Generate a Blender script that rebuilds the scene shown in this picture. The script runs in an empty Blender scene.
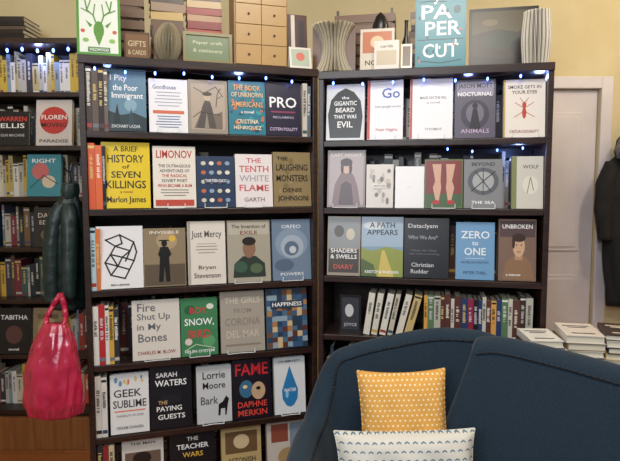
import bpy, math, random
from mathutils import Matrix, Vector
random.seed(7)
scene = bpy.context.scene
scene.view_settings.view_transform = 'Standard'
scene.view_settings.look = 'None'

# ---------------------------------------------------------------- helpers
def C(h):
    h = h.lstrip('#')
    r = []
    for i in (0, 2, 4):
        c = int(h[i:i+2], 16) / 255
        r.append(c / 12.92 if c <= .04045 else ((c + .055) / 1.055) ** 2.4)
    return (r[0], r[1], r[2], 1)

def mk(name, base='#808080', rough=.6, **k):
    m = bpy.data.materials.new(name); m.use_nodes = True
    b = m.node_tree.nodes['Principled BSDF']
    b.inputs['Base Color'].default_value = C(base)
    b.inputs['Roughness'].default_value = rough
    for kk, v in k.items():
        b.inputs[kk.replace('_', ' ')].default_value = v
    return m, m.node_tree, b

def noisy(name, c1, c2, scale=(1, 1, 1), nscale=8, rough=.6, bump=0.0, detail=4, **k):
    m, t, b = mk(name, c1, rough, **k)
    n = t.nodes; l = t.links
    tc = n.new('ShaderNodeTexCoord'); mp = n.new('ShaderNodeMapping')
    mp.inputs['Scale'].default_value = scale
    nz = n.new('ShaderNodeTexNoise'); nz.inputs['Scale'].default_value = nscale
    nz.inputs['Detail'].default_value = detail
    cr = n.new('ShaderNodeValToRGB')
    cr.color_ramp.elements[0].color = C(c1); cr.color_ramp.elements[1].color = C(c2)
    cr.color_ramp.elements[0].position = .35; cr.color_ramp.elements[1].position = .65
    l.new(tc.outputs['Object'], mp.inputs['Vector']); l.new(mp.outputs[0], nz.inputs['Vector'])
    l.new(nz.outputs['Fac'], cr.inputs[0]); l.new(cr.outputs[0], b.inputs['Base Color'])
    if bump:
        bp = n.new('ShaderNodeBump'); bp.inputs['Strength'].default_value = bump
        bp.inputs['Distance'].default_value = .01
        l.new(nz.outputs['Fac'], bp.inputs['Height']); l.new(bp.outputs[0], b.inputs['Normal'])
    return m

print_mat, t, b = mk('printed_paper', rough=.33)
at = t.nodes.new('ShaderNodeAttribute'); at.attribute_name = 'Col'
t.links.new(at.outputs['Color'], b.inputs['Base Color'])
b.inputs['Specular IOR Level'].default_value = .5

M_case = noisy('espresso_wood', '#1a100d', '#38231b', (1.5, 1.5, 22), 4, .36)
M_wall = noisy('cream_plaster', '#ccbd95', '#d5c8a2', nscale=3, rough=.85, bump=.05)
M_ceil = noisy('ceiling_paint', '#d9d2c2', '#dfd8c8', nscale=3, rough=.9)
M_trim = noisy('white_paint', '#d3cdd4', '#dcd7de', nscale=4, rough=.5)
M_sofa = noisy('teal_blue_upholstery', '#142736', '#1a3041', nscale=180, rough=.95, bump=.12, Sheen_Weight=.1)
M_piping = noisy('sofa_piping', '#0f1a25', '#152330', nscale=60, rough=.8)
M_darkwood = noisy('table_wood', '#2a1a14', '#3c261c', (1, 12, 1), 5, .4)
M_oak = noisy('oak_trim', '#7c4a28', '#95602f', (14, 1, 1), 3, .45)
M_metal, _, _ = mk('dark_metal', '#3a3a3e', .35, Metallic=.9)
M_wire, _, _ = mk('white_wire', '#e6e8ea', .3)
M_green = noisy('dark_green_nylon', '#10201f', '#1b302f', nscale=14, rough=.45, bump=.6)
M_black = noisy('black_wool', '#0c0c10', '#17171c', nscale=20, rough=.85, bump=.3)
M_grey = noisy('grey_lining', '#5c5a60', '#77747a', nscale=30, rough=.9)
M_bag = noisy('pink_plastic', '#a81238', '#cc2c52', nscale=11, rough=.2, bump=1.0, detail=6, Transmission_Weight=.18, Coat_Weight=.5)

M_floor, t, b = mk('oak_floor', '#9a5a30', .35)
n = t.nodes; l = t.links
tc = n.new('ShaderNodeTexCoord'); br = n.new('ShaderNodeTexBrick')
br.inputs['Scale'].default_value = 1; br.inputs['Brick Width'].default_value = 1.4
br.inputs['Row Height'].default_value = .1; br.inputs['Mortar Size'].default_value = .002
br.inputs['Color1'].default_value = C('#a8683a'); br.inputs['Color2'].default_value = C('#925628')
br.inputs['Mortar'].default_value = C('#3a2010')
l.new(tc.outputs['Object'], br.inputs['Vector']); l.new(br.outputs['Color'], b.inputs['Base Color'])

def pattern_mat(name, base, dot, sx, sz, half, kind):
    m, t, b = mk(name, base, .85)
    n = t.nodes; l = t.links
    tc = n.new('ShaderNodeTexCoord'); sp = n.new('ShaderNodeSeparateXYZ')
    l.new(tc.outputs['Object'], sp.inputs[0])
    def mth(op, a, bb=None):
        q = n.new('ShaderNodeMath'); q.operation = op
        for i, s in enumerate((a, bb)):
            if s is None: continue
            if isinstance(s, (int, float)): q.inputs[i].default_value = s
            else: l.new(s, q.inputs[i])
        return q.outputs[0]
    z = mth('MULTIPLY', sp.outputs['Z'], sz)
    row = mth('FLOOR', z)
    off = mth('MULTIPLY', mth('MODULO', mth('ABSOLUTE', row), 2.0), .5)
    x = mth('ADD', mth('MULTIPLY', sp.outputs['X'], sx), off)
    fx = mth('SUBTRACT', mth('FRACT', x), .5)
    fz = mth('SUBTRACT', mth('FRACT', z), .5)
    if kind == 'dot':
        d = mth('SQRT', mth('ADD', mth('MULTIPLY', fx, fx), mth('MULTIPLY', fz, fz)))
        mask = mth('LESS_THAN', d, half)
    else:
        sk = mth('ADD', fz, mth('MULTIPLY', mth('ABSOLUTE', fx), .6))
        mask = mth('MULTIPLY', mth('LESS_THAN', mth('ABSOLUTE', fx), .3),
                   mth('LESS_THAN', mth('ABSOLUTE', mth('SUBTRACT', sk, .12)), half))
    mx = n.new('ShaderNodeMix'); mx.data_type = 'RGBA'
    l.new(mask, mx.inputs['Factor'])
    mx.inputs[6].default_value = C(base); mx.inputs[7].default_value = C(dot)
    l.new(mx.outputs[2], b.inputs['Base Color'])
    return m
M_yellow = pattern_mat('mustard_dotted_cotton', '#dca550', '#f2e4c2', 62, 62, .2, 'dot')
M_dash = pattern_mat('cream_dashed_linen', '#d6d4cc', '#5c7a8c', 40, 40, .1, 'dash')

class MB:
    def __init__(s): s.v = []; s.f = []; s.c = []; s.m = []
    def add(s, vs, fs, col=(.5, .5, .5, 1), M=None, mi=0):
        o = len(s.v)
        for p in vs:
            p = Vector(p)
            s.v.append(tuple(M @ p) if M is not None else tuple(p))
        for f in fs:
            s.f.append(tuple(i + o for i in f)); s.c.append(col); s.m.append(mi)
    def box(s, x0, x1, y0, y1, z0, z1, col=(.5, .5, .5, 1), M=None, mi=0):
        vs = [(x0, y0, z0), (x1, y0, z0), (x1, y1, z0), (x0, y1, z0), (x0, y0, z1), (x1, y0, z1), (x1, y1, z1), (x0, y1, z1)]
        s.add(vs, [(0, 3, 2, 1), (4, 5, 6, 7), (0, 1, 5, 4), (1, 2, 6, 5), (2, 3, 7, 6), (3, 0, 4, 7)], col, M, mi)
    def cyl(s, p0, p1, r0, r1=None, col=(.5, .5, .5, 1), M=None, mi=0, n=12):
        r1 = r0 if r1 is None else r1
        p0 = Vector(p0); p1 = Vector(p1); d = (p1 - p0).normalized()
        a = d.orthogonal().normalized(); b2 = d.cross(a)
        vs = []
        for p, r in ((p0, r0), (p1, r1)):
            for i in range(n):
                t = 2 * math.pi * i / n
                vs.append(p + a * math.cos(t) * r + b2 * math.sin(t) * r)
        fs = [(i, (i + 1) % n, n + (i + 1) % n, n + i) for i in range(n)]
        fs += [tuple(range(n))[::-1], tuple(range(n, 2 * n))]
        s.add(vs, fs, col, M, mi)
    def tube(s, pts, r, col=(.5, .5, .5, 1), M=None, mi=0, n=6):
        for a, b2 in zip(pts[:-1], pts[1:]): s.cyl(a, b2, r, r, col, M, mi, n)
    def sphere(s, c, r, col=(.5, .5, .5, 1), M=None, mi=0, nu=10, nv=6):
        rx, ry, rz = (r, r, r) if isinstance(r, (int, float)) else r
        vs = []; fs = []
        for j in range(nv + 1):
            ph = math.pi * j / nv
            for i in range(nu):
                th = 2 * math.pi * i / nu
                vs.append((c[0] + rx * math.sin(ph) * math.cos(th), c[1] + ry * math.sin(ph) * math.sin(th), c[2] + rz * math.cos(ph)))
        for j in range(nv):
            for i in range(nu):
                fs.append((j * nu + i, (j + 1) * nu + i, (j + 1) * nu + (i + 1) % nu, j * nu + (i + 1) % nu))
        s.add(vs, fs, col, M, mi)
    def make(s, name, M=None, mats=None, smooth=False, bevel=0, parent=None):
        me = bpy.data.meshes.new(name)
        me.from_pydata(s.v, [], s.f)
        ca = me.color_attributes.new('Col', 'FLOAT_COLOR', 'CORNER')
        buf = []
        for f, c in zip(s.f, s.c): buf += list(c) * len(f)
        ca.data.foreach_set('color', buf)
        for mm in (mats or [print_mat]): me.materials.append(mm)
        me.polygons.foreach_set('material_index', s.m)
        if smooth: me.polygons.foreach_set('use_smooth', [True] * len(s.f))
        me.update()
        o = bpy.data.objects.new(name, me); scene.collection.objects.link(o)
        if M is not None: o.matrix_world = M
        if parent is not None:
            o.parent = parent
        if bevel:
            bv = o.modifiers.new('bevel', 'BEVEL'); bv.width = bevel; bv.segments = 2; bv.limit_method = 'ANGLE'
        return o

_tc = {}
def text_geo(s):
    if s in _tc: return _tc[s]
    cu = bpy.data.curves.new('tmp', 'FONT'); cu.body = s; cu.resolution_u = 2; cu.offset = .012
    o = bpy.data.objects.new('tmp', cu); scene.collection.objects.link(o)
    dg = bpy.context.evaluated_depsgraph_get(); dg.update()
    me = o.evaluated_get(dg).to_mesh()
    vs = [(v.co.x, v.co.y) for v in me.vertices]; fs = [tuple(p.vertices) for p in me.polygons]
    bpy.data.objects.remove(o); bpy.data.curves.remove(cu)
    x0 = min(v[0] for v in vs); x1 = max(v[0] for v in vs); y0 = min(v[1] for v in vs); y1 = max(v[1] for v in vs)
    vs = [((x - x0) / max(x1 - x0, 1e-6) - .5, (y - y0) / max(y1 - y0, 1e-6) - .5) for x, y in vs]
    _tc[s] = (vs, fs); return _tc[s]

# cover art DSL
def T(s, x, z, w, h, c): return ('t', s, x, z, w, h, c)
def R(x, z, w, h, c): return ('r', x, z, w, h, c)
def E(x, z, w, h, c): return ('e', x, z, w, h, c)
def P(pts, c): return ('p', pts, c)
def L(pts, wd, c): return ('l', pts, wd, c)

def draw(mb, art, w, h, y=0.0, M=None, x0=0, z0=0):
    for i, a in enumerate(art):
        yy = y - .0004 * (1 + i * .25)
        col = C(a[-1])
        pt = lambda fx, fz: (x0 + fx * w, yy, z0 + fz * h)
        if a[0] == 't':
            vs, fs = text_geo(a[1])
            mb.add([pt(a[2] + q[0] * a[4], a[3] + q[1] * a[5]) for q in vs], fs, col, M)
        elif a[0] == 'r':
            _, x, z, ww, hh, _c = a
            mb.add([pt(x - ww / 2, z - hh / 2), pt(x + ww / 2, z - hh / 2), pt(x + ww / 2, z + hh / 2), pt(x - ww / 2, z + hh / 2)], [(0, 1, 2, 3)], col, M)
        elif a[0] == 'e':
            _, x, z, ww, hh, _c = a
            mb.add([pt(x + ww / 2 * math.cos(k * math.pi / 10), z + hh / 2 * math.sin(k * math.pi / 10)) for k in range(20)], [tuple(range(20))], col, M)
        elif a[0] == 'p':
            mb.add([pt(*q) for q in a[1]], [tuple(range(len(a[1])))], col, M)
        elif a[0] == 'l':
            pts = [Vector((q[0] * w, q[1] * h)) for q in a[1]]; wd = a[2] / 2
            for p, q in zip(pts[:-1], pts[1:]):
                d = (q - p)
                if d.length < 1e-6: continue
                d.normalize(); nn = Vector((-d.y, d.x)) * wd
                mb.add([(x0 + k.x, yy, z0 + k.y) for k in (p - nn - d * wd, q - nn + d * wd, q + nn + d * wd, p + nn - d * wd)], [(0, 1, 2, 3)], col, M)

# ---------------------------------------------------------------- site geometry
CZ = 1.5; CY = -2.35; F = 560.0; PITCH = math.radians(4.5)
cp, sp_ = math.cos(PITCH), math.sin(PITCH)

class Case:
    def __init__(s, A, B):
        s.A = Vector((A[0], A[1], 0)); s.B = Vector((B[0], B[1], 0))
        s.len = (s.B - s.A).length
        s.ang = math.atan2(B[1] - A[1], B[0] - A[0])
        s.M = Matrix.Translation(s.A) @ Matrix.Rotation(s.ang, 4, 'Z')
        s.inv = s.M.inverted()
    def at(s, u, v, off=0.0):
        """distance along the case front (m) and height (m) of a point measured off the survey photo"""
        d = Vector(((u - 310) / F, (230.5 - v) / F * sp_ + cp, (230.5 - v) / F * cp - sp_))
        o = s.inv @ Vector((0, CY, CZ)); dd = s.inv.to_3x3() @ d
        k = (off - o.y) / dd.y
        p = o + dd * k
        return p.x, p.z

LC = Case((-.846, -.27), (.033, 0))
RC = Case((.035, 0), (.929, -.184))
FC = Case((-2.7, .75), (-1.06, .75))
LZ = [1.980, 1.705, 1.414, 1.105, .815, .528, .235]
RZ = [1.970, 1.688, 1.410, 1.122, .872, .585, .300]
FZ = [2.300, 2.013, 1.722, 1.442, 1.160, .866, .550, .230]

def bookcase(name, case, zs, depth=.29, th=.024, mids=()):
    mb = MB(); Lg = case.len; g = C('#201718')
    pt = .022
    mb.box(0.0005, pt, 0, depth, 0, zs[0] - th, g)
    mb.box(Lg - pt, Lg - .0005, 0, depth, 0, zs[0] - th, g)
    mb.box(pt, Lg - pt, depth - .008, depth, 0.02, zs[0] - th, g)
    mb.box(0, Lg, -.008, depth + .002, zs[0] - th * 1.3, zs[0], g)
    for z in zs[1:]:
        mb.box(pt, Lg - pt, .002, depth - .008, z - th, z, g)
    mb.box(pt, Lg - pt, .02, .036, 0, zs[-1] - th, g)
    for s in mids:
        mb.box(s - .011, s + .011, .004, depth - .008, zs[-1], zs[0] - th * 1.3, g)
    return mb.make(name, case.M, [M_case], bevel=.002)
bookcase('bookcase', LC, LZ)
bookcase('bookcase', RC, RZ)
bookcase('bookcase', FC, FZ, mids=(.55,))

# ---------------------------------------------------------------- face-out hardcovers
def hardcover(mb, w, h, th, cover, spine=None, art=(), M=None):
    c = C(cover); sc = C(spine) if spine else c; pg = C('#e4dcc8')
    b_ = .0028
    mb.box(0, w, 0, b_, 0, h, c, M)
    mb.box(0, w, th - b_, th, 0, h, c, M)
    mb.box(0, b_, b_, th - b_, 0, h, sc, M)
    mb.box(b_, w - .004, b_, th - b_, .004, h - .004, pg, M)
    for k in range(4):
        yy = b_ + (th - 2 * b_) * (k + .5) / 4
        mb.box(b_ + .002, w - .0037, yy, yy + .0006, .0037, h - .0037, C('#b9ae94'), M)
    draw(mb, art, w, h, 0.0, M)

def place(case, zs, row, u0, u1, vt, cover, art=(), th=.026, spine=None, lean=6, yoff=.014, name='hardcover_book', yaw=0):
    zb = zs[row]
    um = (u0 + u1) / 2
    vm = vt + 25
    s0, _ = case.at(u0, vm, yoff); s1, _ = case.at(u1, vm, yoff)
    _, zt = case.at(um, vt, yoff + .02)
    w = s1 - s0; h = (zt - zb) / math.cos(math.radians(lean))
    h = min(h, zs[row - 1] - zb - .038)
    s0 = max(s0, .024); w = min(w, case.len - .024 - s0)
    th_ = math.radians(lean)
    M = case.M @ Matrix.Translation((s0, yoff, zb + th * math.sin(th_) + .0003)) @ Matrix.Rotation(math.radians(yaw), 4, 'Z') @ Matrix.Rotation(-th_, 4, 'X')
    mb = MB(); hardcover(mb, w, h, th, cover, spine, art)
    return mb.make(name, M)

def dots(n, x0, x1, z0, z1, sz, cols, seed=1, asp=1.0):
    r = random.Random(seed)
    return [E(r.uniform(x0, x1), r.uniform(z0, z1), sz * r.uniform(.6, 1.3), sz * asp * r.uniform(.6, 1.3), r.choice(cols)) for _ in range(n)]
def lines(n, z0, z1, col, x=.5, w=.7, seed=1, hh=.014):
    r = random.Random(seed)
    return [R(x, z0 + (z1 - z0) * i / max(1, n - 1), w * r.uniform(.7, 1), hh, col) for i in range(n)]
def mosaic(nx, nz, cols, seed, x0=0.02, x1=.98, z0=.02, z1=.98):
    r = random.Random(seed); o = []
    for i in range(nx):
        for j in range(nz):
            a = x0 + (x1 - x0) * i / nx; b_ = z0 + (z1 - z0) * j / nz
            dx = (x1 - x0) / nx; dz = (z1 - z0) / nz
            q = lambda s: s * r.uniform(-.25, .25)
            o.append(P([(a, max(.01, b_ + q(dz) * .5)), (min(.99, a + dx * 1.05), b_), (min(.99, a + dx), min(.99, b_ + dz * 1.05)), (a, min(.99, b_ + dz))], r.choice(cols)))
    return o

K = '#16161a'; W = '#f0f0f0'
l = lambda *a, **k: place(LC, LZ, *a, **k)
r_ = lambda *a, **k: place(RC, RZ, *a, **k)
# left case row 1
l(1, 104, 146, 68, '#5d8298', [P([(0, 0), (1, 0), (1, .22), (.7, .3), (.4, .26), (0, .34)], '#22343c'), E(.62, .42, .3, .2, '#7fa2b2'), P([(.2, .12), (.3, .45), (.38, .12)], '#1a2428'), P([(.55, .1), (.63, .38), (.72, .1)], '#28404c'),
   T('I Pity', .34, .84, .4, .12, W), T('the Poor', .5, .7, .6, .1, W), T('Immigrant', .55, .56, .75, .12, W), T('ZACHARY LAZAR', .5, .08, .7, .05, '#c8d0d0')])
l(1, 149, 188, 80, '#e4e4e8', [T('Goodhouse', .4, .85, .6, .08, '#3a5a88')] + lines(5, .5, .75, '#8a94aa', w=.75) + [R(.5, .38, .8, .06, '#c86a4a')] + lines(5, .1, .3, '#4a6a98', w=.7))
l(1, 188.5, 228, 81, '#94887a', [R(.5, .5, .86, .86, '#a89a8a'), P([(.14, .1), (.3, .36), (.5, .3), (.86, .42), (.86, .08)], '#6e6256'), P([(.2, .1), (.35, .5), (.42, .62), (.55, .6), (.6, .48), (.7, .1)], '#4a4440'), P([(.4, .1), (.46, .4), (.52, .1)], '#8a7e70'), E(.48, .68, .18, .14, '#b8a890'), E(.48, .74, .24, .08, '#3a322c'), L([(.15, .85), (.4, .75), (.7, .88), (.88, .7)], .003, '#3a3430'), L([(.12, .3), (.3, .4), (.8, .35)], .003, '#2e2a28'), L([(.7, .5), (.74, .75), (.82, .85)], .003, '#2e2a28'), L([(.74, .66), (.84, .7)], .002, '#2e2a28')])
l(1, 229, 266, 82, '#1f7488', dots(34, .06, .94, .05, .95, .1, ['#2e98a4', '#175a70', '#c06a40', '#3aa0a0'], 3, .7) + [T('THE BOOK', .5, .87, .75, .1, '#e8a868'), T('OF UNKNOWN', .5, .74, .85, .09, '#e8c8a0'), T('AMERICANS', .5, .56, .85, .1, '#e8a868'), T('a novel', .5, .42, .35, .06, W), T('CRISTINA', .5, .24, .6, .08, '#e8d8b8'), T('HENRIQUEZ', .5, .12, .75, .08, '#e8d8b8')])
l(1, 266.5, 301, 83, '#1c1a34', [T('PRO', .5, .62, .78, .2, W), R(.5, .44, .7, .03, '#8a3a5a'), T('RECLAIMING', .5, .34, .6, .04, '#b8b8c8'), T('COTEN POLLITT', .5, .12, .8, .06, '#c8b8d8')])
# left row 2
l(2, 101, 150, 143, '#dcc01c', [T('A BRIEF', .5, .9, .5, .08, K), T('HISTORY', .5, .75, .75, .12, K), T('of', .5, .63, .15, .06, K), T('SEVEN', .5, .51, .6, .1, K), T('KILLINGS', .5, .36, .82, .12, K), T('a novel', .5, .25, .25, .04, '#a03818'), T('Marlon James', .5, .12, .8, .12, K)])
l(2, 153, 196, 147, '#e0dace', [T('LIMONOV', .5, .87, .84, .13, '#b0352c')] + [T('THE OUTRAGEOUS', .5, .68, .75, .05, '#4a4440'), T('ADVENTURES OF', .5, .6, .7, .05, '#4a4440'), T('THE RADICAL', .5, .52, .6, .05, '#b0352c'), T('SOVIET POET', .5, .44, .6, .05, '#4a4440'), T('WHO BECAME A BUM', .5, .36, .8, .05, '#b0352c')] + lines(3, .2, .29, '#8a8078', w=.7) + [R(.5, .08, .9, .1, '#b84a3a')])
l(2, 197, 235, 157, '#2b3c58', [q for i in range(4) for j in range(5) for q in [E(.18 + i * .21, .14 + j * .18, .13, .08, ['#c8c4b0', '#8aa0b8', '#b86a50', '#e0dccc'][(i * 3 + j * 2) % 4])]] + [R(.5, .52, .6, .1, '#2b3c58'), T('THIRTEEN DAYS', .5, .52, .56, .06, W)])
l(2, 236, 273, 155, '#e2dcdc', [T('THE', .5, .88, .4, .09, '#c05058'), T('TENTH', .5, .72, .8, .12, '#c85a60'), T('WHITE', .5, .54, .8, .12, '#a8a0a8'), T('FLAME', .5, .36, .8, .12, '#c05058'), T('GARTH', .5, .14, .55, .08, '#786a70')])
l(2, 274, 313, 153, '#8c7a56', dots(10, .1, .9, .1, .9, .12, ['#7a6846', '#9a8862'], 8) + [T('THE', .25, .88, .3, .07, K), T('LAUGHING', .5, .72, .84, .12, K), T('MONSTERS', .5, .52, .84, .12, K), T('DENIS', .5, .3, .5, .08, '#2c2418'), T('JOHNSON', .5, .14, .8, .12, K)])
# left row 3
geo = [L(p, .0056, K) for p in ([(.2, .78), (.5, .86), (.8, .74), (.72, .6), (.4, .68), (.2, .78)], [(.4, .68), (.3, .55), (.55, .5), (.72, .6)], [(.3, .55), (.18, .42), (.45, .36), (.55, .5)], [(.55, .5), (.8, .44), (.7, .3), (.45, .36)], [(.45, .36), (.3, .22), (.6, .16), (.7, .3)], [(.18, .42), (.3, .22)], [(.5, .86), (.55, .72), (.4, .68)], [(.8, .74), (.86, .58), (.8, .44)], [(.3, .55), (.45, .36)], [(.72, .6), (.62, .44)])]
l(3, 96, 143, 227, '#e2e2e3', geo + [T('BEN LERNER', .5, .06, .4, .03, K)])
l(3, 143.5, 186, 229, '#8a7a60', [R(.5, .2, .96, .36, '#5c5040'), E(.55, .78, .5, .3, '#a89474'), E(.68, .82, .16, .11, '#d8b040'), P([(.35, .08), (.38, .5), (.34, .55), (.4, .68), (.58, .68), (.66, .55), (.6, .5), (.62, .08), (.52, .08), (.49, .35), (.45, .08)], '#14120f'), E(.49, .74, .14, .12, '#14120f'), R(.49, .79, .24, .02, '#14120f'), T('INVISIBLE', .5, .93, .7, .05, '#e8e0d0')])
l(3, 188, 226, 222, '#dad4ca', [T('Just Mercy', .5, .78, .8, .14, '#5a5450'), R(.5, .64, .5, .008, '#8a8078')] + lines(3, .5, .6, '#9a928a', w=.6) + [T('Bryan', .5, .26, .45, .08, '#5a4a40'), T('Stevenson', .5, .14, .7, .08, '#5a4a40'), R(.04, .5, .06, .98, '#a8a094')])
l(3, 228, 271, 221, '#a69f90', [R(.5, .87, .94, .2, '#b8b2a4'), T('The Invention of', .5, .9, .8, .06, K), T('EXILE', .5, .8, .4, .06, '#7a2a20'), P([(.12, .08), (.15, .3), (.35, .42), (.65, .42), (.86, .3), (.88, .08)], '#2e3a34'), E(.5, .54, .3, .3, '#8a6a54'), E(.5, .66, .32, .14, '#2a2420'), E(.3, .25, .3, .18, '#3e5a48'), E(.66, .22, .3, .16, '#54684a')])
l(3, 273, 312, 220, '#6f8299', [E(.5, .6, .85, .5, '#8497ac'), E(.52, .55, .6, .38, '#a3b0be'), E(.5, .52, .38, .24, '#5c6e86'), E(.53, .5, .18, .12, '#c2c8cc'), E(.3, .25, .5, .2, '#56677e'), T('ORFEO', .5, .88, .5, .06, '#dfe4ea'), T('POWERS', .5, .1, .6, .05, '#dfe4ea')])
# left row 4
l(4, 132, 180, 301, '#d3cdc4', [T('Fire', .3, .88, .38, .14, '#66686c'), T('Shut Up', .45, .71, .7, .14, '#66686c'), T('in My', .35, .54, .5, .14, '#66686c'), T('Bones', .42, .37, .6, .14, '#66686c'), T('CHARLES M. BLOW', .5, .12, .8, .06, '#8a3028')])
l(4, 181, 218, 299, '#3d7d52', [E(.25, .8, .3, .16, '#2c5c40'), E(.75, .25, .36, .2, '#5a9a68'), E(.2, .25, .2, .12, '#d8c8c0'), E(.8, .85, .2, .1, '#d8dcd0'), T('BOY,', .5, .78, .5, .13, '#c83a3c'), T('SNOW,', .5, .58, .8, .14, W), T('BIRD', .5, .38, .6, .14, '#c83a3c'), L([(.1, .1), (.4, .2), (.9, .12)], .003, '#c8d8b8'), T('HELEN OYEYEMI', .5, .08, .8, .05, W)])
l(4, 221, 265, 292, '#a39c90', [T('THE GIRLS', .5, .85, .8, .1, '#c8bfae'), T('FROM', .5, .68, .4, .08, '#8a8278'), T('CORONA', .5, .5, .8, .13, '#8a8074'), T('DEL MAR', .5, .3, .75, .12, '#c2b8a8'), R(.5, .12, .8, .03, '#887c6e')])
l(4, 267, 308, 289, '#45586a', mosaic(8, 11, ['#3a5878', '#6a4a38', '#a87848', '#2a3a4c', '#8aa0ae', '#5a3028', '#c8b088', '#22405c', '#34506c', '#4a6a84'], 4) + [R(.5, .74, .8, .12, '#24384c'), T('HAPPINESS', .5, .74, .72, .07, W)])
# left row 5
l(5, 110, 149, 375, '#dededd', [T('GEEK', .45, .68, .72, .13, '#26262a'), T('SUBLIME', .5, .5, .86, .13, '#26262a'), R(.5, .38, .8, .02, '#d86a40'), T('THE BEAUTY OF CODE', .5, .3, .7, .035, '#5a5a60'), T('VIKRAM CHANDRA', .5, .1, .7, .05, '#5a5a60')] + dots(8, .1, .9, .82, .95, .08, ['#c86a5a', '#6a90b0', '#d8b860'], 9))
l(5, 150, 192, 365, '#121218', [T('SARAH', .4, .86, .5, .08, W), T('WATERS', .5, .73, .76, .1, W), E(.5, .47, .5, .16, '#1c1c26'), T('THE', .3, .42, .22, .06, '#c8a870'), T('PAYING', .45, .32, .6, .08, W), T('GUESTS', .5, .19, .65, .08, W)])
l(5, 197, 232, 367, '#c3c6c8', [T('Lorrie', .5, .84, .65, .13, K), T('Moore', .5, .66, .65, .12, K), T('Bark', .36, .4, .5, .14, '#50545a'), P([(.6, .12), (.62, .32), (.74, .36), (.84, .46), (.92, .4), (.88, .3), (.84, .12), (.8, .12), (.8, .24), (.68, .24), (.66, .12)], K)])
l(5, 233, 272, 360, '#1c1620', [T('FAME', .5, .83, .84, .2, '#c82c34'), E(.35, .5, .36, .3, '#3a6a8a'), E(.66, .46, .36, .3, '#c0a080'), E(.66, .5, .12, .06, K), E(.32, .54, .12, .06, '#e0c890'), T('DAPHNE', .5, .24, .75, .1, '#d84a3c'), T('MERKIN', .5, .1, .75, .1, '#d84a3c')])
l(5, 275, 306, 358, '#d9dde0', [P([(.5, .85), (.34, .58), (.24, .42), (.26, .26), (.38, .15), (.5, .12), (.62, .15), (.74, .26), (.76, .42), (.66, .58)], '#2b7ab2'), E(.4, .35, .1, .14, '#8ac0e0'), T('WATER', .5, .42, .4, .06, W), T('ON IMMUNITY', .5, .93, .7, .04, '#4a6070')])
# left row 6
l(6, 122, 164, 440, '#d0cac2', [R(.5, .45, .86, .7, '#6a5648'), E(.48, .5, .4, .5, '#b88e70'), E(.48, .7, .44, .2, '#241a16'), E(.4, .52, .05, .03, K), E(.56, .52, .05, .03, K), R(.48, .36, .14, .02, '#6a2a24'), T('THE MAN', .5, .93, .6, .04, '#3a3430')])
l(6, 170, 216, 433, '#17151a', [T('THE', .5, .9, .25, .06, W), T('TEACHER', .5, .78, .7, .08, W), T('WARS', .5, .65, .45, .08, '#d8b04a')] + lines(4, .2, .5, '#5a5660', w=.6))
l(6, 222, 262, 428, '#b8a070', [R(.5, .75, .8, .36, '#6a5236'), E(.5, .76, .4, .24, '#cdb890'), T('ASTONISH', .5, .45, .7, .09, '#3a2a1c')])
l(6, 268, 310, 421, '#c6bcb0', [R(.3, .8, .4, .3, '#8a4a3a'), R(.72, .75, .36, .4, '#7a8898'), E(.5, .4, .5, .3, '#a88a60'), T('LIVES', .5, .15, .5, .09, K)])
# right row 1
r_(1, 326, 364, 85, '#cfd2d6', [P([(.1, .04), (.04, .45), (.12, .72), (.3, .86), (.5, .93), (.72, .86), (.9, .7), (.96, .42), (.9, .04)], '#121216'), T('the', .5, .76, .2, .05, W), T('GIGANTIC', .5, .66, .6, .08, W), T('BEARD', .5, .54, .5, .08, W), T('THAT WAS', .5, .42, .6, .07, W), T('EVIL', .5, .28, .4, .11, W)])
r_(1, 367, 403, 79, '#e4e5ea', [T('Go', .66, .78, .5, .17, '#3a5aa8'), T('how google works', .58, .55, .7, .05, '#6a7488'), R(.04, .5, .08, .99, '#b83a34'), T('Peter Higgins', .55, .16, .6, .06, '#b84a44')], spine='#b83a34')
r_(1, 410, 453, 77, '#e6e6ea', [T('MADE ON THE HILL', .55, .68, .62, .045, '#5a6068'), T('a novel', .55, .6, .3, .035, '#8a8a90'), T('THOMAS', .55, .16, .4, .04, '#8a8a90'), R(.03, .5, .05, .99, '#b04038')], spine='#b04038')
r_(1, 455, 496, 80, '#565262', [R(.5, .85, .9, .24, '#8e8a9a'), T('JASON MOTT', .5, .88, .85, .1, '#23202c'), T('NOCTURNAL', .5, .75, .85, .07, W), E(.5, .4, .7, .5, '#3a3644'), E(.5, .42, .44, .36, '#6a6678'), P([(.35, .1), (.45, .5), (.55, .5), (.66, .1)], '#1e1c26'), E(.5, .55, .14, .1, '#1e1c26'), T('ANIMALS', .5, .12, .7, .07, '#c0a8c8')])
r_(1, 504, 546, 80, '#e0d9d0', [T('SMOKE GETS IN', .5, .87, .8, .06, '#3a3430'), T('YOUR EYES', .5, .78, .6, .06, '#3a3430'), E(.5, .42, .1, .2, '#b8442c'), E(.5, .56, .1, .1, '#b8442c'), L([(.5, .5), (.28, .6)], .002, '#a83a28'), L([(.5, .5), (.72, .6)], .002, '#a83a28'), L([(.5, .45), (.26, .35)], .002, '#a83a28'), L([(.5, .45), (.74, .35)], .002, '#a83a28'), L([(.48, .6), (.4, .68)], .002, '#a83a28'), L([(.52, .6), (.6, .68)], .002, '#a83a28'), T('CAITLIN DOUGHTY', .5, .1, .7, .05, '#7a4a34'), R(.02, .5, .04, .99, '#b89a5a')])
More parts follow.
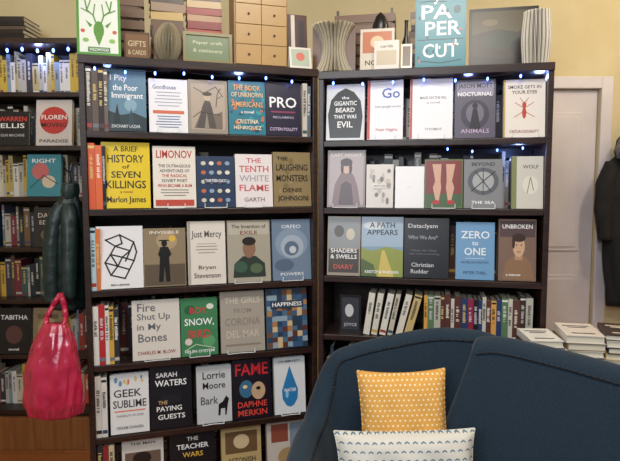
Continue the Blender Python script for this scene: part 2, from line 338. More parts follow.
# right row 2
r_(2, 327, 365, 151, '#8a7d80', [R(.5, .5, .9, .92, '#a89c9e'), P([(.12, .04), (.2, .4), (.34, .58), (.44, .62), (.58, .62), (.7, .56), (.8, .36), (.88, .04)], '#7a6468'), P([(.3, .04), (.36, .4), (.5, .46), (.64, .4), (.7, .04)], '#4c3a40'), E(.5, .7, .24, .22, '#c8a898'), E(.5, .79, .32, .14, '#3a2a2c'), E(.39, .7, .08, .24, '#3a2a2c'), E(.61, .7, .08, .24, '#3a2a2c'), T('LAST NIGHT', .5, .92, .8, .05, '#e8dcd8')])
r_(2, 366, 393, 165, '#cfcac4', dots(24, .15, .85, .15, .85, .14, ['#8a8480', '#b0aaa4', '#6a6460', '#c0b0a4'], 12) + [R(.5, .5, .5, .1, '#dcd8d0'), T('SKETCHES', .5, .5, .44, .05, K)], th=.02)
r_(2, 395, 424, 167, '#e8e8eb', [T('blank', .5, .5, .2, .02, '#c8c8cc')], th=.02)
r_(2, 424.5, 463, 160, '#5a6a3c', [R(.5, .5, .94, .94, '#7a2e2c'), R(.5, .16, .94, .26, '#3e5a34'), P([(.3, .14), (.22, .42), (.28, .55), (.2, .9), (.44, .9), (.42, .55), (.44, .42), (.38, .14)], '#caa088'), P([(.62, .14), (.56, .42), (.58, .55), (.56, .9), (.8, .9), (.72, .55), (.78, .42), (.7, .14)], '#caa088'), E(.31, .12, .2, .09, '#b02420'), E(.69, .12, .2, .09, '#b02420')])
r_(2, 464, 503, 160, '#7f8184', [E(.5, .55, .8, .56, '#585c62'), E(.5, .55, .56, .4, '#a2a4a6'), L([(.2, .35), (.8, .75)], .004, '#30343a'), L([(.3, .75), (.7, .35)], .004, '#30343a'), L([(.5, .28), (.5, .82)], .003, '#30343a'), T('BEYOND', .5, .9, .6, .07, '#24262a'), T('THE SEA', .5, .12, .6, .06, W)])
r_(2, 512, 547, 157, '#c9c7bd', [R(.08, .5, .16, .99, '#7e8458'), T('WOLF', .6, .8, .5, .07, '#5a5848'), E(.6, .45, .5, .35, '#d8d6ca'), L([(.5, .3), (.6, .6), (.7, .35)], .003, '#7a7868')], spine='#7e8458')
# right row 3
r_(3, 327, 360, 217, '#9a8d7e', [R(.5, .72, .92, .5, '#8a8f92'), R(.5, .25, .92, .4, '#3c352f'), T('SHADERS', .5, .42, .8, .07, W), T('& SWELLS', .5, .32, .8, .07, W), E(.35, .75, .3, .2, '#55504a'), E(.7, .7, .26, .2, '#c8beac'), T('DIARY', .5, .15, .6, .08, '#c84a38')])
r_(3, 361, 403, 216, '#7c9ab4', [R(.5, .75, 1, .5, '#9ab0c4'), E(.3, .85, .5, .14, '#c8d0d8'), P([(0, 0), (1, 0), (1, .44), (.6, .5), (.25, .43), (0, .48)], '#8a9440'), P([(.4, 0), (.5, .44), (.56, .44), (.8, 0)], '#c8b45a'), P([(0, 0), (0, .3), (.3, .2), (.38, 0)], '#4c6030'), T('A PATH', .5, .86, .6, .09, K), T('APPEARS', .5, .74, .74, .09, K), T('KRISTOF & WUDUNN', .5, .08, .8, .05, W)])
r_(3, 404, 449, 219, '#131319', [T('Dataclysm', .42, .86, .66, .09, '#c8c8cc'), T('Who We Are*', .42, .68, .66, .07, '#9a9aa2'), T('*When We Think', .44, .46, .6, .035, '#6a6a72'), T('No One is Looking', .46, .4, .66, .035, '#6a6a72'), T('Christian', .42, .22, .5, .07, '#c8c8cc'), T('Rudder', .36, .11, .4, .07, '#c8c8cc')])
r_(3, 456, 495, 223, '#6f9cc4', [T('ZERO', .5, .78, .74, .13, '#e4ecf2'), T('to', .5, .63, .16, .07, '#e4ecf2'), T('ONE', .5, .49, .56, .13, '#e4ecf2'), R(.5, .37, .5, .006, '#e4ecf2'), T('NOTES ON STARTUPS', .5, .3, .7, .04, '#2a4a6a'), T('PETER THIEL', .5, .12, .6, .05, '#2a4a6a')])
r_(3, 499, 537, 220, '#7a6254', [R(.5, .84, .94, .26, '#544242'), T('UNBROKEN', .5, .88, .8, .07, W), P([(.1, .02), (.2, .3), (.4, .4), (.7, .4), (.88, .28), (.95, .02)], '#8a6a50'), P([(.44, .34), (.44, .5), (.64, .5), (.64, .34)], '#b08a6c'), E(.54, .56, .32, .34, '#c8a484'), E(.54, .7, .36, .14, '#3a2820'), E(.4, .62, .08, .2, '#3a2820'), E(.48, .58, .05, .02, '#2a1a14'), E(.61, .58, .05, .02, '#2a1a14'), R(.54, .47, .1, .015, '#8a4a3c'), T('a memoir', .4, .1, .4, .04, W)])

# ---------------------------------------------------------------- far-left covers
f = lambda *a, **k: place(FC, FZ, *a, **k)
f(2, -12, 28, 112, '#1a1a1e', [T('WARREN', .6, .78, .7, .14, '#d8443a'), T('ELLIS', .6, .58, .6, .14, W), T('GUN MACHINE', .6, .3, .6, .08, '#b8b8b8')])
f(2, 35, 71, 98, '#d2cac6', [E(.5, .55, .8, .6, '#c03a34'), T('FLOREN', .5, .62, .7, .1, W), T('MOVING', .5, .45, .7, .1, K), T('PARADISE', .5, .1, .8, .07, K)])
f(3, 26, 60, 155, '#3c8c9c', [E(.4, .6, .5, .4, '#c86a6a'), E(.65, .35, .4, .3, '#d8c8b0'), T('RIGHT', .5, .85, .7, .1, W), L([(.1, .2), (.5, .5), (.9, .3)], .005, '#1a4450')])
f(4, 33, 61, 208, '#25211f', [T('DARK', .5, .8, .7, .12, '#c8c0b0'), T('EDEN', .5, .62, .6, .1, '#c8c0b0'), E(.5, .3, .5, .3, '#6a5a48')])
f(6, -4, 30, 309, '#141418', [T('TABITHA', .5, .8, .8, .1, W), E(.5, .42, .5, .4, '#5a3a38'), T('novel', .5, .1, .3, .06, W)])
f(6, 32, 62, 309, '#8a7a5a', [E(.5, .5, .7, .6, '#a89a70'), T('SUMMER', .5, .82, .7, .1, '#3a2a1a')])

# ---------------------------------------------------------------- spine-out rows (one object per case)
PAL_MIX = ['#c9c3b5', '#b8b2a6', '#3a3a46', '#5a3a34', '#24303e', '#8a8478', '#6a7480', '#a03a30', '#20201f', '#d2ccbe', '#7a5c3c', '#3a5a58', '#c8a03c', '#4a4a6a', '#dcd8cc', '#2a4a6a', '#78303c']
PAL_LIGHT = ['#d8d4c8', '#cfc8b4', '#c8a83c', '#e0dcd2', '#b8b4a8', '#c05040', '#8a9aa4', '#d8ccb0', '#3a3a40', '#b8a878']
PAL_DARK = ['#1c1a1e', '#2a2226', '#241a18', '#3a3034', '#30343c', '#4a3a30', '#7a7468', '#5a2824', '#a8a296', '#2c3a48']
def spine(mb, x, w, y0, d, z, h, col, rr, tilt=0.0, M=None):
    Mx = Matrix.Translation((x, y0, z)) @ Matrix.Rotation(tilt, 4, 'Y')
    if M is not None: Mx = M @ Mx
    c = C(col); b_ = .002
    mb.box(0, w, 0, b_ * 1.5, 0, h, c, Mx)
    mb.box(0, b_, b_, d, 0, h, c, Mx); mb.box(w - b_, w, b_, d, 0, h, c, Mx)
    mb.box(b_, w - b_, b_ * 1.5, d - .004, .003, h - .003, C('#d8cfb8'), Mx)
    lum = c[0] + c[1] + c[2]
    ink = C('#1e1c20') if lum > .9 else C(rr.choice(['#e8e4d8', '#d8c070', '#e8e4d8', '#c8c8cc']))
    a = rr.uniform(.35, .5) * h; e = rr.uniform(.75, .9) * h; ww = min(.35 * w, .006)
    zz = a
    while zz < e:
        g = rr.uniform(.003, .006)
        if rr.random() > .15:
            mb.box(w / 2 - ww, w / 2 + ww * rr.uniform(.3, 1), -.0005, 0, zz, zz + g * .6, ink, Mx)
        zz += g
    if rr.random() > .4: mb.box(.001, w - .001, -.0004, 0, .06 * h, .12 * h, C(rr.choice(PAL_MIX)), Mx)
    if rr.random() > .6: mb.box(.001, w - .001, -.0004, 0, .92 * h, .96 * h, ink, Mx)

def spine_row(mb, x0, x1, z, zmax, pal, seed, y0=.13, d=.13, hmin=.17, hmax=.235, gap=.04):
    rr = random.Random(seed); x = x0
    hmax = min(hmax, zmax - z - .03); hmin = min(hmin, hmax - .01)
    while x < x1:
        w = rr.uniform(.011, .036)
        if x + w > x1: break
        if rr.random() < gap: x += rr.uniform(.01, .03); continue
        spine(mb, x, w, y0, d, z + .0002, rr.uniform(hmin, hmax), rr.choice(pal), rr)
        x += w + .0006
mb = MB()
for k in range(1, 7):
    spine_row(mb, .03, LC.len - .03, LZ[k], LZ[k - 1], PAL_DARK + PAL_MIX[:6], 20 + k, y0=.14)
def end_spines(mb, case, zs, row, u0, vt, cols, M=None):
    rr = random.Random(row * 13)
    s, _ = case.at(u0, vt + 30, .02)
    s = max(s, .0235)
    _, zt = case.at(u0 + 5, vt, .02)
    for c, w, dh in cols:
        spine(mb, s, w, .012, .12, zs[row] + .0002, min(zt - zs[row] - dh, zs[row - 1] - zs[row] - .035), c, rr); s += w + .0008
end_spines(mb, LC, LZ, 1, 80, 66, [('#3a2a24', .02, 0), ('#5a4a40', .022, .01), ('#241c1c', .018, .004), ('#6a5a50', .014, .01)])
end_spines(mb, LC, LZ, 2, 80, 143, [('#d05a34', .024, 0), ('#d8683c', .024, .008), ('#1c1c20', .012, .01)])
end_spines(mb, LC, LZ, 3, 83, 228, [('#a8c4cc', .018, 0), ('#d07038', .014, .004)])
end_spines(mb, LC, LZ, 4, 88, 305, [('#d8d4cc', .02, .006), ('#b02c30', .022, 0), ('#d8d4cc', .014, .004), ('#c8a040', .016, .01), ('#2c3038', .018, .02)])
end_spines(mb, LC, LZ, 5, 93, 376, [('#d0ccc4', .022, 0), ('#d8d6d0', .02, .006)])
end_spines(mb, LC, LZ, 6, 95, 440, [('#2a2a30', .022, 0), ('#8a2c2c', .02, .006), ('#c8b890', .02, .01)])
end_spines(mb, LC, LZ, 1, 302, 84, [('#c8c2b8', .02, 0), ('#5a6a7a', .014, .01)])
mb.make('spine_out_books', LC.M)

def flat_book(mb, x, y, z, w, d, t, col, rot=0, M=None, page='#e0d9c6'):
    Mx = Matrix.Translation((x, y, z)) @ Matrix.Rotation(rot, 4, 'Z')
    if M is not None: Mx = M @ Mx
    c = C(col)
    mb.box(-w / 2, w / 2, -d / 2, d / 2, 0, .0025, c, Mx)
    mb.box(-w / 2, w / 2, -d / 2, d / 2, t - .0025, t, c, Mx)
    mb.box(-w / 2, -w / 2 + .0025, -d / 2, d / 2, .0025, t - .0025, c, Mx)
    mb.box(-w / 2 + .0025, w / 2 - .004, -d / 2 + .004, d / 2 - .004, .0025, t - .0025, C(page), Mx)
    lum = c[0] + c[1] + c[2]; ink = C('#33343a') if lum > .9 else C('#d8d0bc')
    for k, (fz, fw) in enumerate(((.28, .7), (.16, .5), (-.3, .6))):
        mb.box(-w * fw / 2, w * fw / 2, d * fz - d * .03, d * fz + d * .03, t, t + .0004, ink, Mx)

mb = MB()
for k in (1, 2, 3, 5, 6):
    spine_row(mb, .03, RC.len - .03, RZ[k], RZ[k - 1], PAL_DARK + PAL_MIX[:6] if k < 4 else PAL_DARK, 40 + k, y0=.14 if k < 4 else .03)
rr = random.Random(3)
s430, _ = RC.at(424, 310); sE = RC.len - .03; x = s430
while x < sE - .03:
    w = rr.uniform(.011, .027)
    spine(mb, x, w, .03, .13, RZ[4] + .0002, rr.uniform(.165, .19), rr.choice(['#20222a', '#c8c4b8', '#2a3e6a', '#a03a2c', '#5a3430', '#d8a050', '#b8b4a8', '#1c3a4a', '#5a7a5a', '#3a2c28', '#24201e', '#8a2c48', '#c8783c']), rr)
    x += w + .0008
sA, _ = RC.at(362, 310)
for i, (c, w, tl) in enumerate([('#dcd8cc', .026, .14), ('#d8d2c4', .024, .16), ('#dedad0', .026, .2), ('#c8beae', .02, .2), ('#dcd6c8', .026, .24), ('#c8b078', .03, .26)]):
    spine(mb, sA + .002 + i * .034, w, .03, .13, RZ[4] + w * math.sin(tl) + .0005, .18, c, rr, tilt=tl)
mb.make('spine_out_books', RC.M)

s0, z1 = RC.at(338, 288); s1, _ = RC.at(360, 288)
mb = MB(); w = s1 - s0; h = .165
mb.box(0, w, 0, .012, 0, h, C('#15151a')); 
draw(mb, [R(.5, .5, .8, .84, '#3a3c44'), E(.45, .58, .4, .34, '#c8c8ca'), T('JOYCE', .5, .2, .6, .1, '#c8c8ca')], w, h)
mb.box(w * .4, w * .6, .012, .05, 0, .004, C('#15151a'))
mb.make('framed_card', RC.M @ Matrix.Translation((s0, .05, RZ[4] + .001)))

mb = MB()
for k in range(1, 8):
    pal = PAL_LIGHT if k in (1, 3, 7) else PAL_MIX
    spine_row(mb, .03, .53, FZ[k], FZ[k - 1], pal, 60 + k, y0=.1)
    spine_row(mb, .57, FC.len - .03, FZ[k], FZ[k - 1], pal, 80 + k, y0=.1, gap=.02, hmax=.24)
mb.make('spine_out_books', FC.M)

# ---------------------------------------------------------------- wire display stands
def stands(case, zs, items, name):
    mb = MB()
    for row, u0, u1, vv in items:
        a, _ = case.at(u0, vv, .0); b_, _ = case.at(u1, vv, .0)
        z = zs[row] + .0025
        for q in (a, b_):
            mb.tube([(q, .012, z), (q, -.002, z), (q, -.004, z + .018)], .0016)
        mb.tube([(a, -.002, z), ((a + b_) / 2, .004, z), (b_, -.002, z)], .0016)
    mb.make(name, case.M, [M_wire])
stands(LC, LZ, [(1, 158, 178, 130), (2, 168, 185, 205), (2, 245, 262, 203), (3, 235, 262, 280), (3, 283, 303, 276), (4, 145, 170, 360), (4, 190, 210, 354), (4, 228, 255, 350), (5, 203, 224, 415), (5, 282, 300, 408), (2, 205, 227, 204)], 'wire_book_stands')
stands(RC, RZ, [(1, 375, 395, 138), (1, 418, 444, 138), (1, 512, 538, 138), (2, 432, 455, 206), (2, 472, 495, 206), (2, 333, 357, 206)], 'wire_book_stands')

# ---------------------------------------------------------------- items on top of cases
def ontop(case, ztop, u0, u1, vt, off=.03):
    s0, _ = case.at(u0, 50, off); s1, _ = case.at(u1, 50, off); _, z = case.at((u0 + u1) / 2, vt, off)
    return s0, s1 - s0, z - ztop
def top_book(case, ztop, u0, u1, vt, cover, art, name, off=.02, th=.025, lean=5):
    s, w, h = ontop(case, ztop, u0, u1, vt, off)
    mb = MB(); hardcover(mb, w, h, th, cover, None, art)
    a = math.radians(lean)
    return mb.make(name, case.M @ Matrix.Translation((s, off, ztop + th * math.sin(a) + .0004)) @ Matrix.Rotation(-a, 4, 'X'))
deer = [R(.5, .5, .88, .9, '#e2e8dc'), E(.5, .42, .24, .3, '#5a9038'), P([(.36, .5), (.2, .58), (.3, .46)], '#5a9038'), P([(.64, .5), (.8, .58), (.7, .46)], '#5a9038'), P([(.42, .3), (.5, .16), (.58, .3)], '#5a9038')]
for sgn in (-1, 1):
    q = lambda x, z: (.5 + sgn * x, z)
    deer += [L([q(.06, .54), q(.12, .66), q(.26, .74), q(.3, .9)], .005, '#5a9038'), L([q(.12, .66), q(.08, .84)], .004, '#5a9038'), L([q(.26, .74), q(.18, .9)], .004, '#5a9038'), L([q(.2, .7), q(.38, .76)], .004, '#5a9038'), E(*q(.3, .25), .14, .07, '#8ab85a'), E(*q(.36, .4), .1, .06, '#c85a4a')]
deer += [R(.5, .1, .5, .08, '#3f7a28'), T('WILDWOOD', .5, .1, .44, .05, W)]
top_book(LC, LZ[0], 77, 121, -6, '#4f9030', deer, 'picture_book')
top_book(RC, RZ[0], 415, 466, -4, '#2d7a86', [R(.5, .5, .92, .94, '#327f8b'), T('PA', .42, .8, .6, .2, W), T('PER', .55, .56, .7, .2, W), R(.5, .4, .9, .015, '#17444e'), T('CUT', .5, .24, .7, .2, W), E(.82, .82, .14, .12, '#17444e'), L([(.08, .94), (.3, .96), (.6, .94)], .003, K), L([(.1, .1), (.5, .06), (.9, .1)], .003, K)] + dots(14, .06, .94, .04, .96, .05, ['#1c5460', '#d8e4e4', '#c86a50'], 31), 'picture_book')

s, w, h = ontop(LC, LZ[0], 183, 232, 33, .03)
mb = MB(); wd = C('#7a6c34'); fr = .012
mb.box(0, w, 0, .014, 0, fr, wd); mb.box(0, w, 0, .014, h - fr, h, wd); mb.box(0, fr, 0, .014, fr, h - fr, wd); mb.box(w - fr, w, 0, .014, fr, h - fr, wd)
mb.box(fr, w - fr, .005, .012, fr, h - fr, C('#5e7248'))
draw(mb, [T('Paper craft', .5, .66, .6, .14, '#c0c4a0'), T('& stationery', .5, .4, .6, .14, '#c0c4a0')], w, h, .005)
mb.make('framed_sign', LC.M @ Matrix.Translation((s, .02, LZ[0] + .001)) @ Matrix.Rotation(-.06, 4, 'X'))

s, w, h = ontop(LC, LZ[0], 234, 287, -16, .03)
mb = MB(); tan = C('#b59360')
mb.box(0, w, .008, .13, 0, h, C('#94754a'))
nr = 4
for i in range(nr):
    z0 = .006 + (h - .012) * i / nr; z1 = .006 + (h - .012) * (i + 1) / nr
    for j in range(2):
        xa = .005 + (w - .01) * j / 2; xb = .005 + (w - .01) * (j + 1) / 2
        mb.box(xa + .001, xb - .001, 0, .008, z0 + .001, z1 - .001, tan)
        mb.sphere(((xa + xb) / 2, -.004, (z0 + z1) / 2), .0045, C('#4a3626'))
mb.make('drawer_cabinet', LC.M @ Matrix.Translation((s, .015, LZ[0] + .0003)), bevel=.001)

def folded(case, ztop, u0, u1, vt, prof, name, off=.07, n=46, sweep=1.0, cover='#6a4a34', col='#cfc6ae'):
    s, w, h = ontop(case, ztop, u0, u1, vt, off)
    mb = MB(); R0 = w / 2
    for i in range(n):
        a = math.pi + math.pi * 2 * sweep * (i / n) if sweep == 1 else math.pi + math.pi * i / (n - 1)
        c, sn = math.cos(a), math.sin(a)
        pts = []
        for k in range(11):
            tt = k / 10
            r = R0 * prof(tt)
            pts.append((r * c, r * sn, tt * h))
        th = Vector((-sn, c, 0)) * .0007
        vs = [(0, 0, 0)] + pts + [(0, 0, h)]
        vs2 = [Vector(q) + th for q in vs] + [Vector(q) - th for q in vs]
        m = len(vs)
        cc = C(col) if i % 3 else C('#9f9478')
        fs = [tuple(range(m)), tuple(range(2 * m - 1, m - 1, -1))] + [(k, (k + 1) % m, m + (k + 1) % m, m + k) for k in range(m)]
        mb.add(vs2, fs, cc)
    if sweep != 1:
        mb.box(-R0 * 1.02, R0 * 1.02, .002, .006, 0, h, C(cover))
    return mb.make(name, case.M @ Matrix.Translation((s + w / 2, off, ztop + .0003)))
folded(LC, LZ[0], 154, 183, 24, lambda t: .35 + .65 * math.sin(math.pi * t) ** .8, 'folded_book_sculpture', sweep=.5, n=30, col='#b3a88c')
folded(RC, RZ[0], 313, 355, 26, lambda t: 1 - .45 * (1 - (2 * t - 1) ** 2), 'folded_book_sculpture', sweep=.5, n=40, col='#d8d0ba')
folded(RC, RZ[0], 521, 551, 12, lambda t: .96 - .06 * math.cos(t * 6.28), 'folded_book_sculpture', sweep=1, n=64, off=.08, col='#e6e2d8')

s, w, h = ontop(RC, RZ[0], 470, 541, 2, .17)
mb = MB()
mb.box(0, w, 0, .016, 0, h, C('#1c1612'))
draw(mb, [R(.5, .5, .92, .9, '#2f261c'), P([(.04, .6), (.4, .68), (.7, .62), (.96, .75), (.96, .95), (.04, .95)], '#504728'), E(.45, .5, .5, .26, '#28301f'), E(.75, .38, .3, .3, '#1d1914'), P([(.04, .05), (.04, .3), (.5, .22), (.96, .3), (.96, .05)], '#221c15'), E(.3, .78, .24, .1, '#6e6040')], w, h)
mb.make('landscape_painting', RC.M @ Matrix.Translation((s, .21, RZ[0] + .0025)) @ Matrix.Rotation(-.12, 4, 'X'))

top_book(RC, RZ[0], 360, 394, 28, '#cfc4b0', [R(.5, .68, .86, .5, '#b8683c'), E(.5, .68, .4, .3, '#d8b890'), T('NOTES', .5, .2, .7, .12, K)], 'hardcover_book', off=.04, th=.02)
top_book(RC, RZ[0], 374, 399, 40, '#d8d2c6', [R(.5, .4, .8, .5, '#c2b49a'), T('cards', .5, .8, .5, .1, '#5a4a3a')], 'hardcover_book', off=.006, th=.014)
top_book(LC, LZ[0], 289, 308, 14, '#4a2a24', [R(.25, .5, .2, .98, '#ddd6cc'), R(.7, .5, .3, .8, '#2a2024')], 'hardcover_book', off=.075, th=.03)
def card(case, ztop, u0, u1, vt, col, art, off):
    s, w, h = ontop(case, ztop, u0, u1, vt, off)
    mb = MB(); a = .22
    mb.box(0, w, 0, .0012, 0, h, C(col), Matrix.Rotation(-a, 4, 'X'))
    draw(mb, art, w, h, 0, Matrix.Rotation(-a, 4, 'X'))
    mb.box(0, w, 0, .0012, 0, h, C(col), Matrix.Translation((0, 2 * h * math.sin(a), 0)) @ Matrix.Rotation(a, 4, 'X'))
    mb.make('greeting_card', case.M @ Matrix.Translation((s, off, ztop + .0008)))
card(LC, LZ[0], 290, 312, 46, '#d6d0c4', [R(.5, .5, .8, .8, '#a8b4a0'), E(.5, .55, .4, .4, '#c86a5a')], .0)
card(RC, RZ[0], 401, 412, 42, '#d8d4ca', [R(.5, .5, .7, .8, '#6a5a4a')], .004)
s, w, h = ontop(LC, LZ[0], 124, 150, 30, .03)
mb = MB(); mb.box(0, w, 0, .003, 0, h, C('#5a3a22')); draw(mb, [R(.5, .5, .88, .84, '#7a5632'), T('GIFTS', .5, .6, .7, .2, '#c8b890'), T('& CARDS', .5, .3, .7, .16, '#c8b890')], w, h)
mb.box(w * .4, w * .6, .003, .04, 0, .003, C('#5a3a22'))
mb.make('small_wooden_sign', LC.M @ Matrix.Translation((s, .06, LZ[0] + .0005)))

def stack(case, ztop, items, name, spine_front=False):
    rr = random.Random(len(items) + int(items[0][0] * 100)); mb = MB()
    for s, y, n, w, d, cols in items:
        z = ztop + .0003
        for i in range(n):
            t = rr.uniform(.018, .034); ww = w * rr.uniform(.9, 1); dd = d * rr.uniform(.9, 1); cc = cols[i % len(cols)]
            if spine_front:
                flat_book(mb, s, y, z, dd, ww, t, cc, math.pi / 2 + rr.uniform(-.05, .05))
            else:
                flat_book(mb, s, y, z, ww, dd, t, cc, rr.uniform(-.06, .06))
            z += t + .0006
    return mb.make(name, case.M)
stack(LC, LZ[0], [(.33, .2, 11, .14, .12, ['#3a2a20', '#6a5038', '#c8a868', '#8a6a48', '#4a3a2c']), (.48, .215, 12, .15, .12, ['#8a3028', '#b8906a', '#9a3a2c', '#c8ac7c', '#5a3a2c', '#b04a34'])], 'book_stack', True)
stack(RC, RZ[0], [(.43, .22, 11, .14, .12, ['#5a4434', '#9a7a50', '#6a4a34', '#2a2220', '#b8986a'])], 'book_stack', True)
stack(FC, FZ[0], [(1.02, .14, 5, .24, .2, ['#1c1a1c', '#2c2624', '#5a4a40']), (.75, .14, 4, .2, .2, ['#2a2422', '#4a4038'])], 'book_stack', True)

def crate(case, s, y, ztop, w, n, c1, c2):
    mb = MB(); H = .02 + n * .045
    for i in range(n):
        z = .008 + i * .045
        mb.box(0, w, 0, .008, z, z + .034, C(c1)); mb.box(0, w, .11, .118, z, z + .034, C(c1))
        mb.box(0, .008, .008, .11, z, z + .034, C(c1)); mb.box(w - .008, w, .008, .11, z, z + .034, C(c1))
    for x in (.008, w - .018):
        for yy in (.008, .1): mb.box(x, x + .01, yy, yy + .01, 0, H, C(c2))
    mb.box(.008, w - .008, .008, .11, .008, .014, C(c2))
    mb.make('slatted_crate', case.M @ Matrix.Translation((s, y, ztop + .0005)))
crate(LC, .04, .15, LZ[0], .2, 6, '#6a4c30', '#3e2e20')
crate(RC, .04, .16, RZ[0], .26, 6, '#6c4826', '#3c2a1a')

def lathe(mb, prof, n, col, M=None):
    vs = []; fs = []
    for z, r in prof:
        for i in range(n):
            t = 2 * math.pi * i / n; vs.append((r * math.cos(t), r * math.sin(t), z))
    for j in range(len(prof) - 1):
        for i in range(n): fs.append((j * n + i, j * n + (i + 1) % n, (j + 1) * n + (i + 1) % n, (j + 1) * n + i))
    mb.add(vs, fs, col, M)
mb = MB()
lathe(mb, [(.0, .03), (.006, .03), (.012, .01), (.06, .008), (.1, .012), (.15, .03), (.2, .034), (.24, .02), (.26, .0)], 20, C('#17171a'))
s, w, h = ontop(RC, RZ[0], 378, 392, 0, .12)
mb.make('black_goblet_ornament', RC.M @ Matrix.Translation((s + .01, .115, RZ[0] + .0005)), smooth=True)
mb = MB(); lathe(mb, [(0, 0), (0, .016), (.12, .017), (.15, .008), (.2, .007), (.21, .009), (.21, 0)], 18, C('#17140f'))
mb.make('dark_bottle', RC.M @ Matrix.Translation((RC.at(406, 50, .08)[0], .09, RZ[0] + .0005)), smooth=True)

# ---------------------------------------------------------------- room shell
def slab(name, x0, x1, y0, y1, z0, z1, mat, bevel=0):
    mb = MB(); mb.box(x0, x1, y0, y1, z0, z1); return mb.make(name, None, [mat], bevel=bevel)
slab('floor', -2.9, 2.7, -4.2, 1.3, -.05, 0, M_floor)
slab('ceiling', -2.9, 2.7, -4.2, 1.3, 3.0, 3.05, M_ceil)
slab('wall_left', -3.0, -2.9, -4.2, 1.3, -.05, 3.05, M_wall)
slab('wall_right', 2.7, 2.8, -4.2, 1.3, -.05, 3.05, M_wall)
mb = MB(); DX0, DX1, DZ = .95, 1.76, 2.09
mb.box(-2.9, DX0, 1.1, 1.2, 0, 3); mb.box(DX1, 2.7, 1.1, 1.2, 0, 3); mb.box(DX0, DX1, 1.1, 1.2, DZ, 3)
mb.make('wall_back', None, [M_wall])
mb = MB()
mb.box(DX0 + .003, DX1 - .003, 1.125, 1.165, .005, DZ - .003)
for (a, b_, c, d) in ((.09, .36, .15, .95), (.45, .72, .15, .95), (.09, .36, 1.1, 1.95), (.45, .72, 1.1, 1.95)):
    mb.box(DX0 + a, DX0 + b_, 1.117, 1.125, c, d)
    mb.box(DX0 + a + .025, DX0 + b_ - .025, 1.112, 1.117, c + .025, d - .025)
mb.cyl((DX0 + .06, 1.125, 1.02), (DX0 + .06, 1.085, 1.02), .01); mb.sphere((DX0 + .06, 1.07, 1.02), .026)
mb.make('door_1', None, [M_trim], bevel=.003)
mb = MB()
mb.box(DX0 - .07, DX0, 1.08, 1.099, 0, DZ + .07); mb.box(DX1, DX1 + .07, 1.08, 1.099, 0, DZ + .07); mb.box(DX0, DX1, 1.08, 1.099, DZ, DZ + .07)
mb.make('trim_1', None, [M_trim], bevel=.004)
slab('trim_2', -2.7, -1.06, .735, .768, .001, .19, M_oak, .003)
mb = MB(); mb.box(-2.9, DX0 - .07, 1.083, 1.099, 0, .12); mb.box(DX1 + .07, 2.7, 1.083, 1.099, 0, .12)
mb.make('baseboard_back', None, [M_trim], bevel=.003)
slab('baseboard_right', 2.684, 2.699, -4.2, 1.08, 0, .12, M_trim, .003)

# ---------------------------------------------------------------- garments and bag
def loft(mb, rings, n=40, amp=.08, fn=7, tw=3.0, M=None, mi=0, seed=0):
    vs = []; fs = []
    for x, y, z, rx, ry in rings:
        for i in range(n):
            t = 2 * math.pi * i / n
            k = 1 + amp * math.sin(fn * t + z * tw + seed) + amp * .5 * math.sin((fn * 2 + 1) * t - z * tw * 2.3 + seed)
            vs.append((x + rx * k * math.cos(t), y + ry * k * math.sin(t), z))
    m = len(rings)
    for j in range(m - 1):
        for i in range(n): fs.append((j * n + i, j * n + (i + 1) % n, (j + 1) * n + (i + 1) % n, (j + 1) * n + i))
    fs.append(tuple(range(n))[::-1]); fs.append(tuple(range((m - 1) * n, m * n)))
    mb.add(vs, fs, (.5, .5, .5, 1), M, mi)
def interp(keys, n):
    out = []
    for i in range(n):
        t = i / (n - 1) * (len(keys) - 1); k = min(int(t), len(keys) - 2); u = t - k
        out.append(tuple(a * (1 - u) + b_ * u for a, b_ in zip(keys[k], keys[k + 1])))
    return out
def quilt(rings, f_, a):
    return [(x, y, z, rx * (1 + a * abs(math.sin(z * f_))), ry * (1 + a * abs(math.sin(z * f_)))) for x, y, z, rx, ry in rings]
mb = MB()
# body, gathered shoulders, collar standing up from the hook loop
loft(mb, quilt(interp([(-.955, -.16, 1.02, .064, .052), (-.957, -.16, 1.12, .068, .056), (-.955, -.16, 1.25, .066, .054), (-.952, -.16, 1.35, .062, .048), (-.948, -.16, 1.42, .054, .04), (-.94, -.16, 1.455, .034, .03), (-.936, -.16, 1.47, .026, .026)], 50), 60, .06), amp=.06, fn=4, tw=6)
loft(mb, interp([(-.936, -.165, 1.45, .026, .026), (-.935, -.165, 1.48, .034, .03), (-.933, -.165, 1.51, .03, .027), (-.932, -.165, 1.515, .018, .016)], 14), n=28, amp=.08, fn=3, tw=9)
loft(mb, quilt(interp([(-.998, -.205, 1.05, .025, .026), (-1.0, -.205, 1.16, .029, .028), (-.996, -.2, 1.28, .032, .03), (-.98, -.19, 1.38, .034, .03), (-.962, -.18, 1.435, .026, .024)], 34), 70, .09), n=24, amp=.05, fn=3, tw=9)
loft(mb, quilt(interp([(-.925, -.225, 1.07, .025, .024), (-.922, -.225, 1.18, .028, .026), (-.92, -.215, 1.3, .03, .028), (-.926, -.2, 1.39, .03, .028), (-.935, -.18, 1.435, .024, .022)], 34), 70, .09), n=24, amp=.05, fn=3, tw=9, seed=1)
mb.tube([(-.93, -.16, 1.50), (-.932, -.17, 1.575), (-.925, -.18, 1.57)], .003)
mb.make('green_jacket', None, [M_green], smooth=True)
mb = MB()
mb.box(-.0105, -.0005, .075, .105, 1.54, 1.61)
mb.tube([(-.01, .09, 1.59), (-.04, .09, 1.585), (-.045, .09, 1.56), (-.055, .09, 1.555), (-.065, .09, 1.57)], .004)
mb.make('coat_hook', LC.M, [M_metal], smooth=False)
mb = MB()
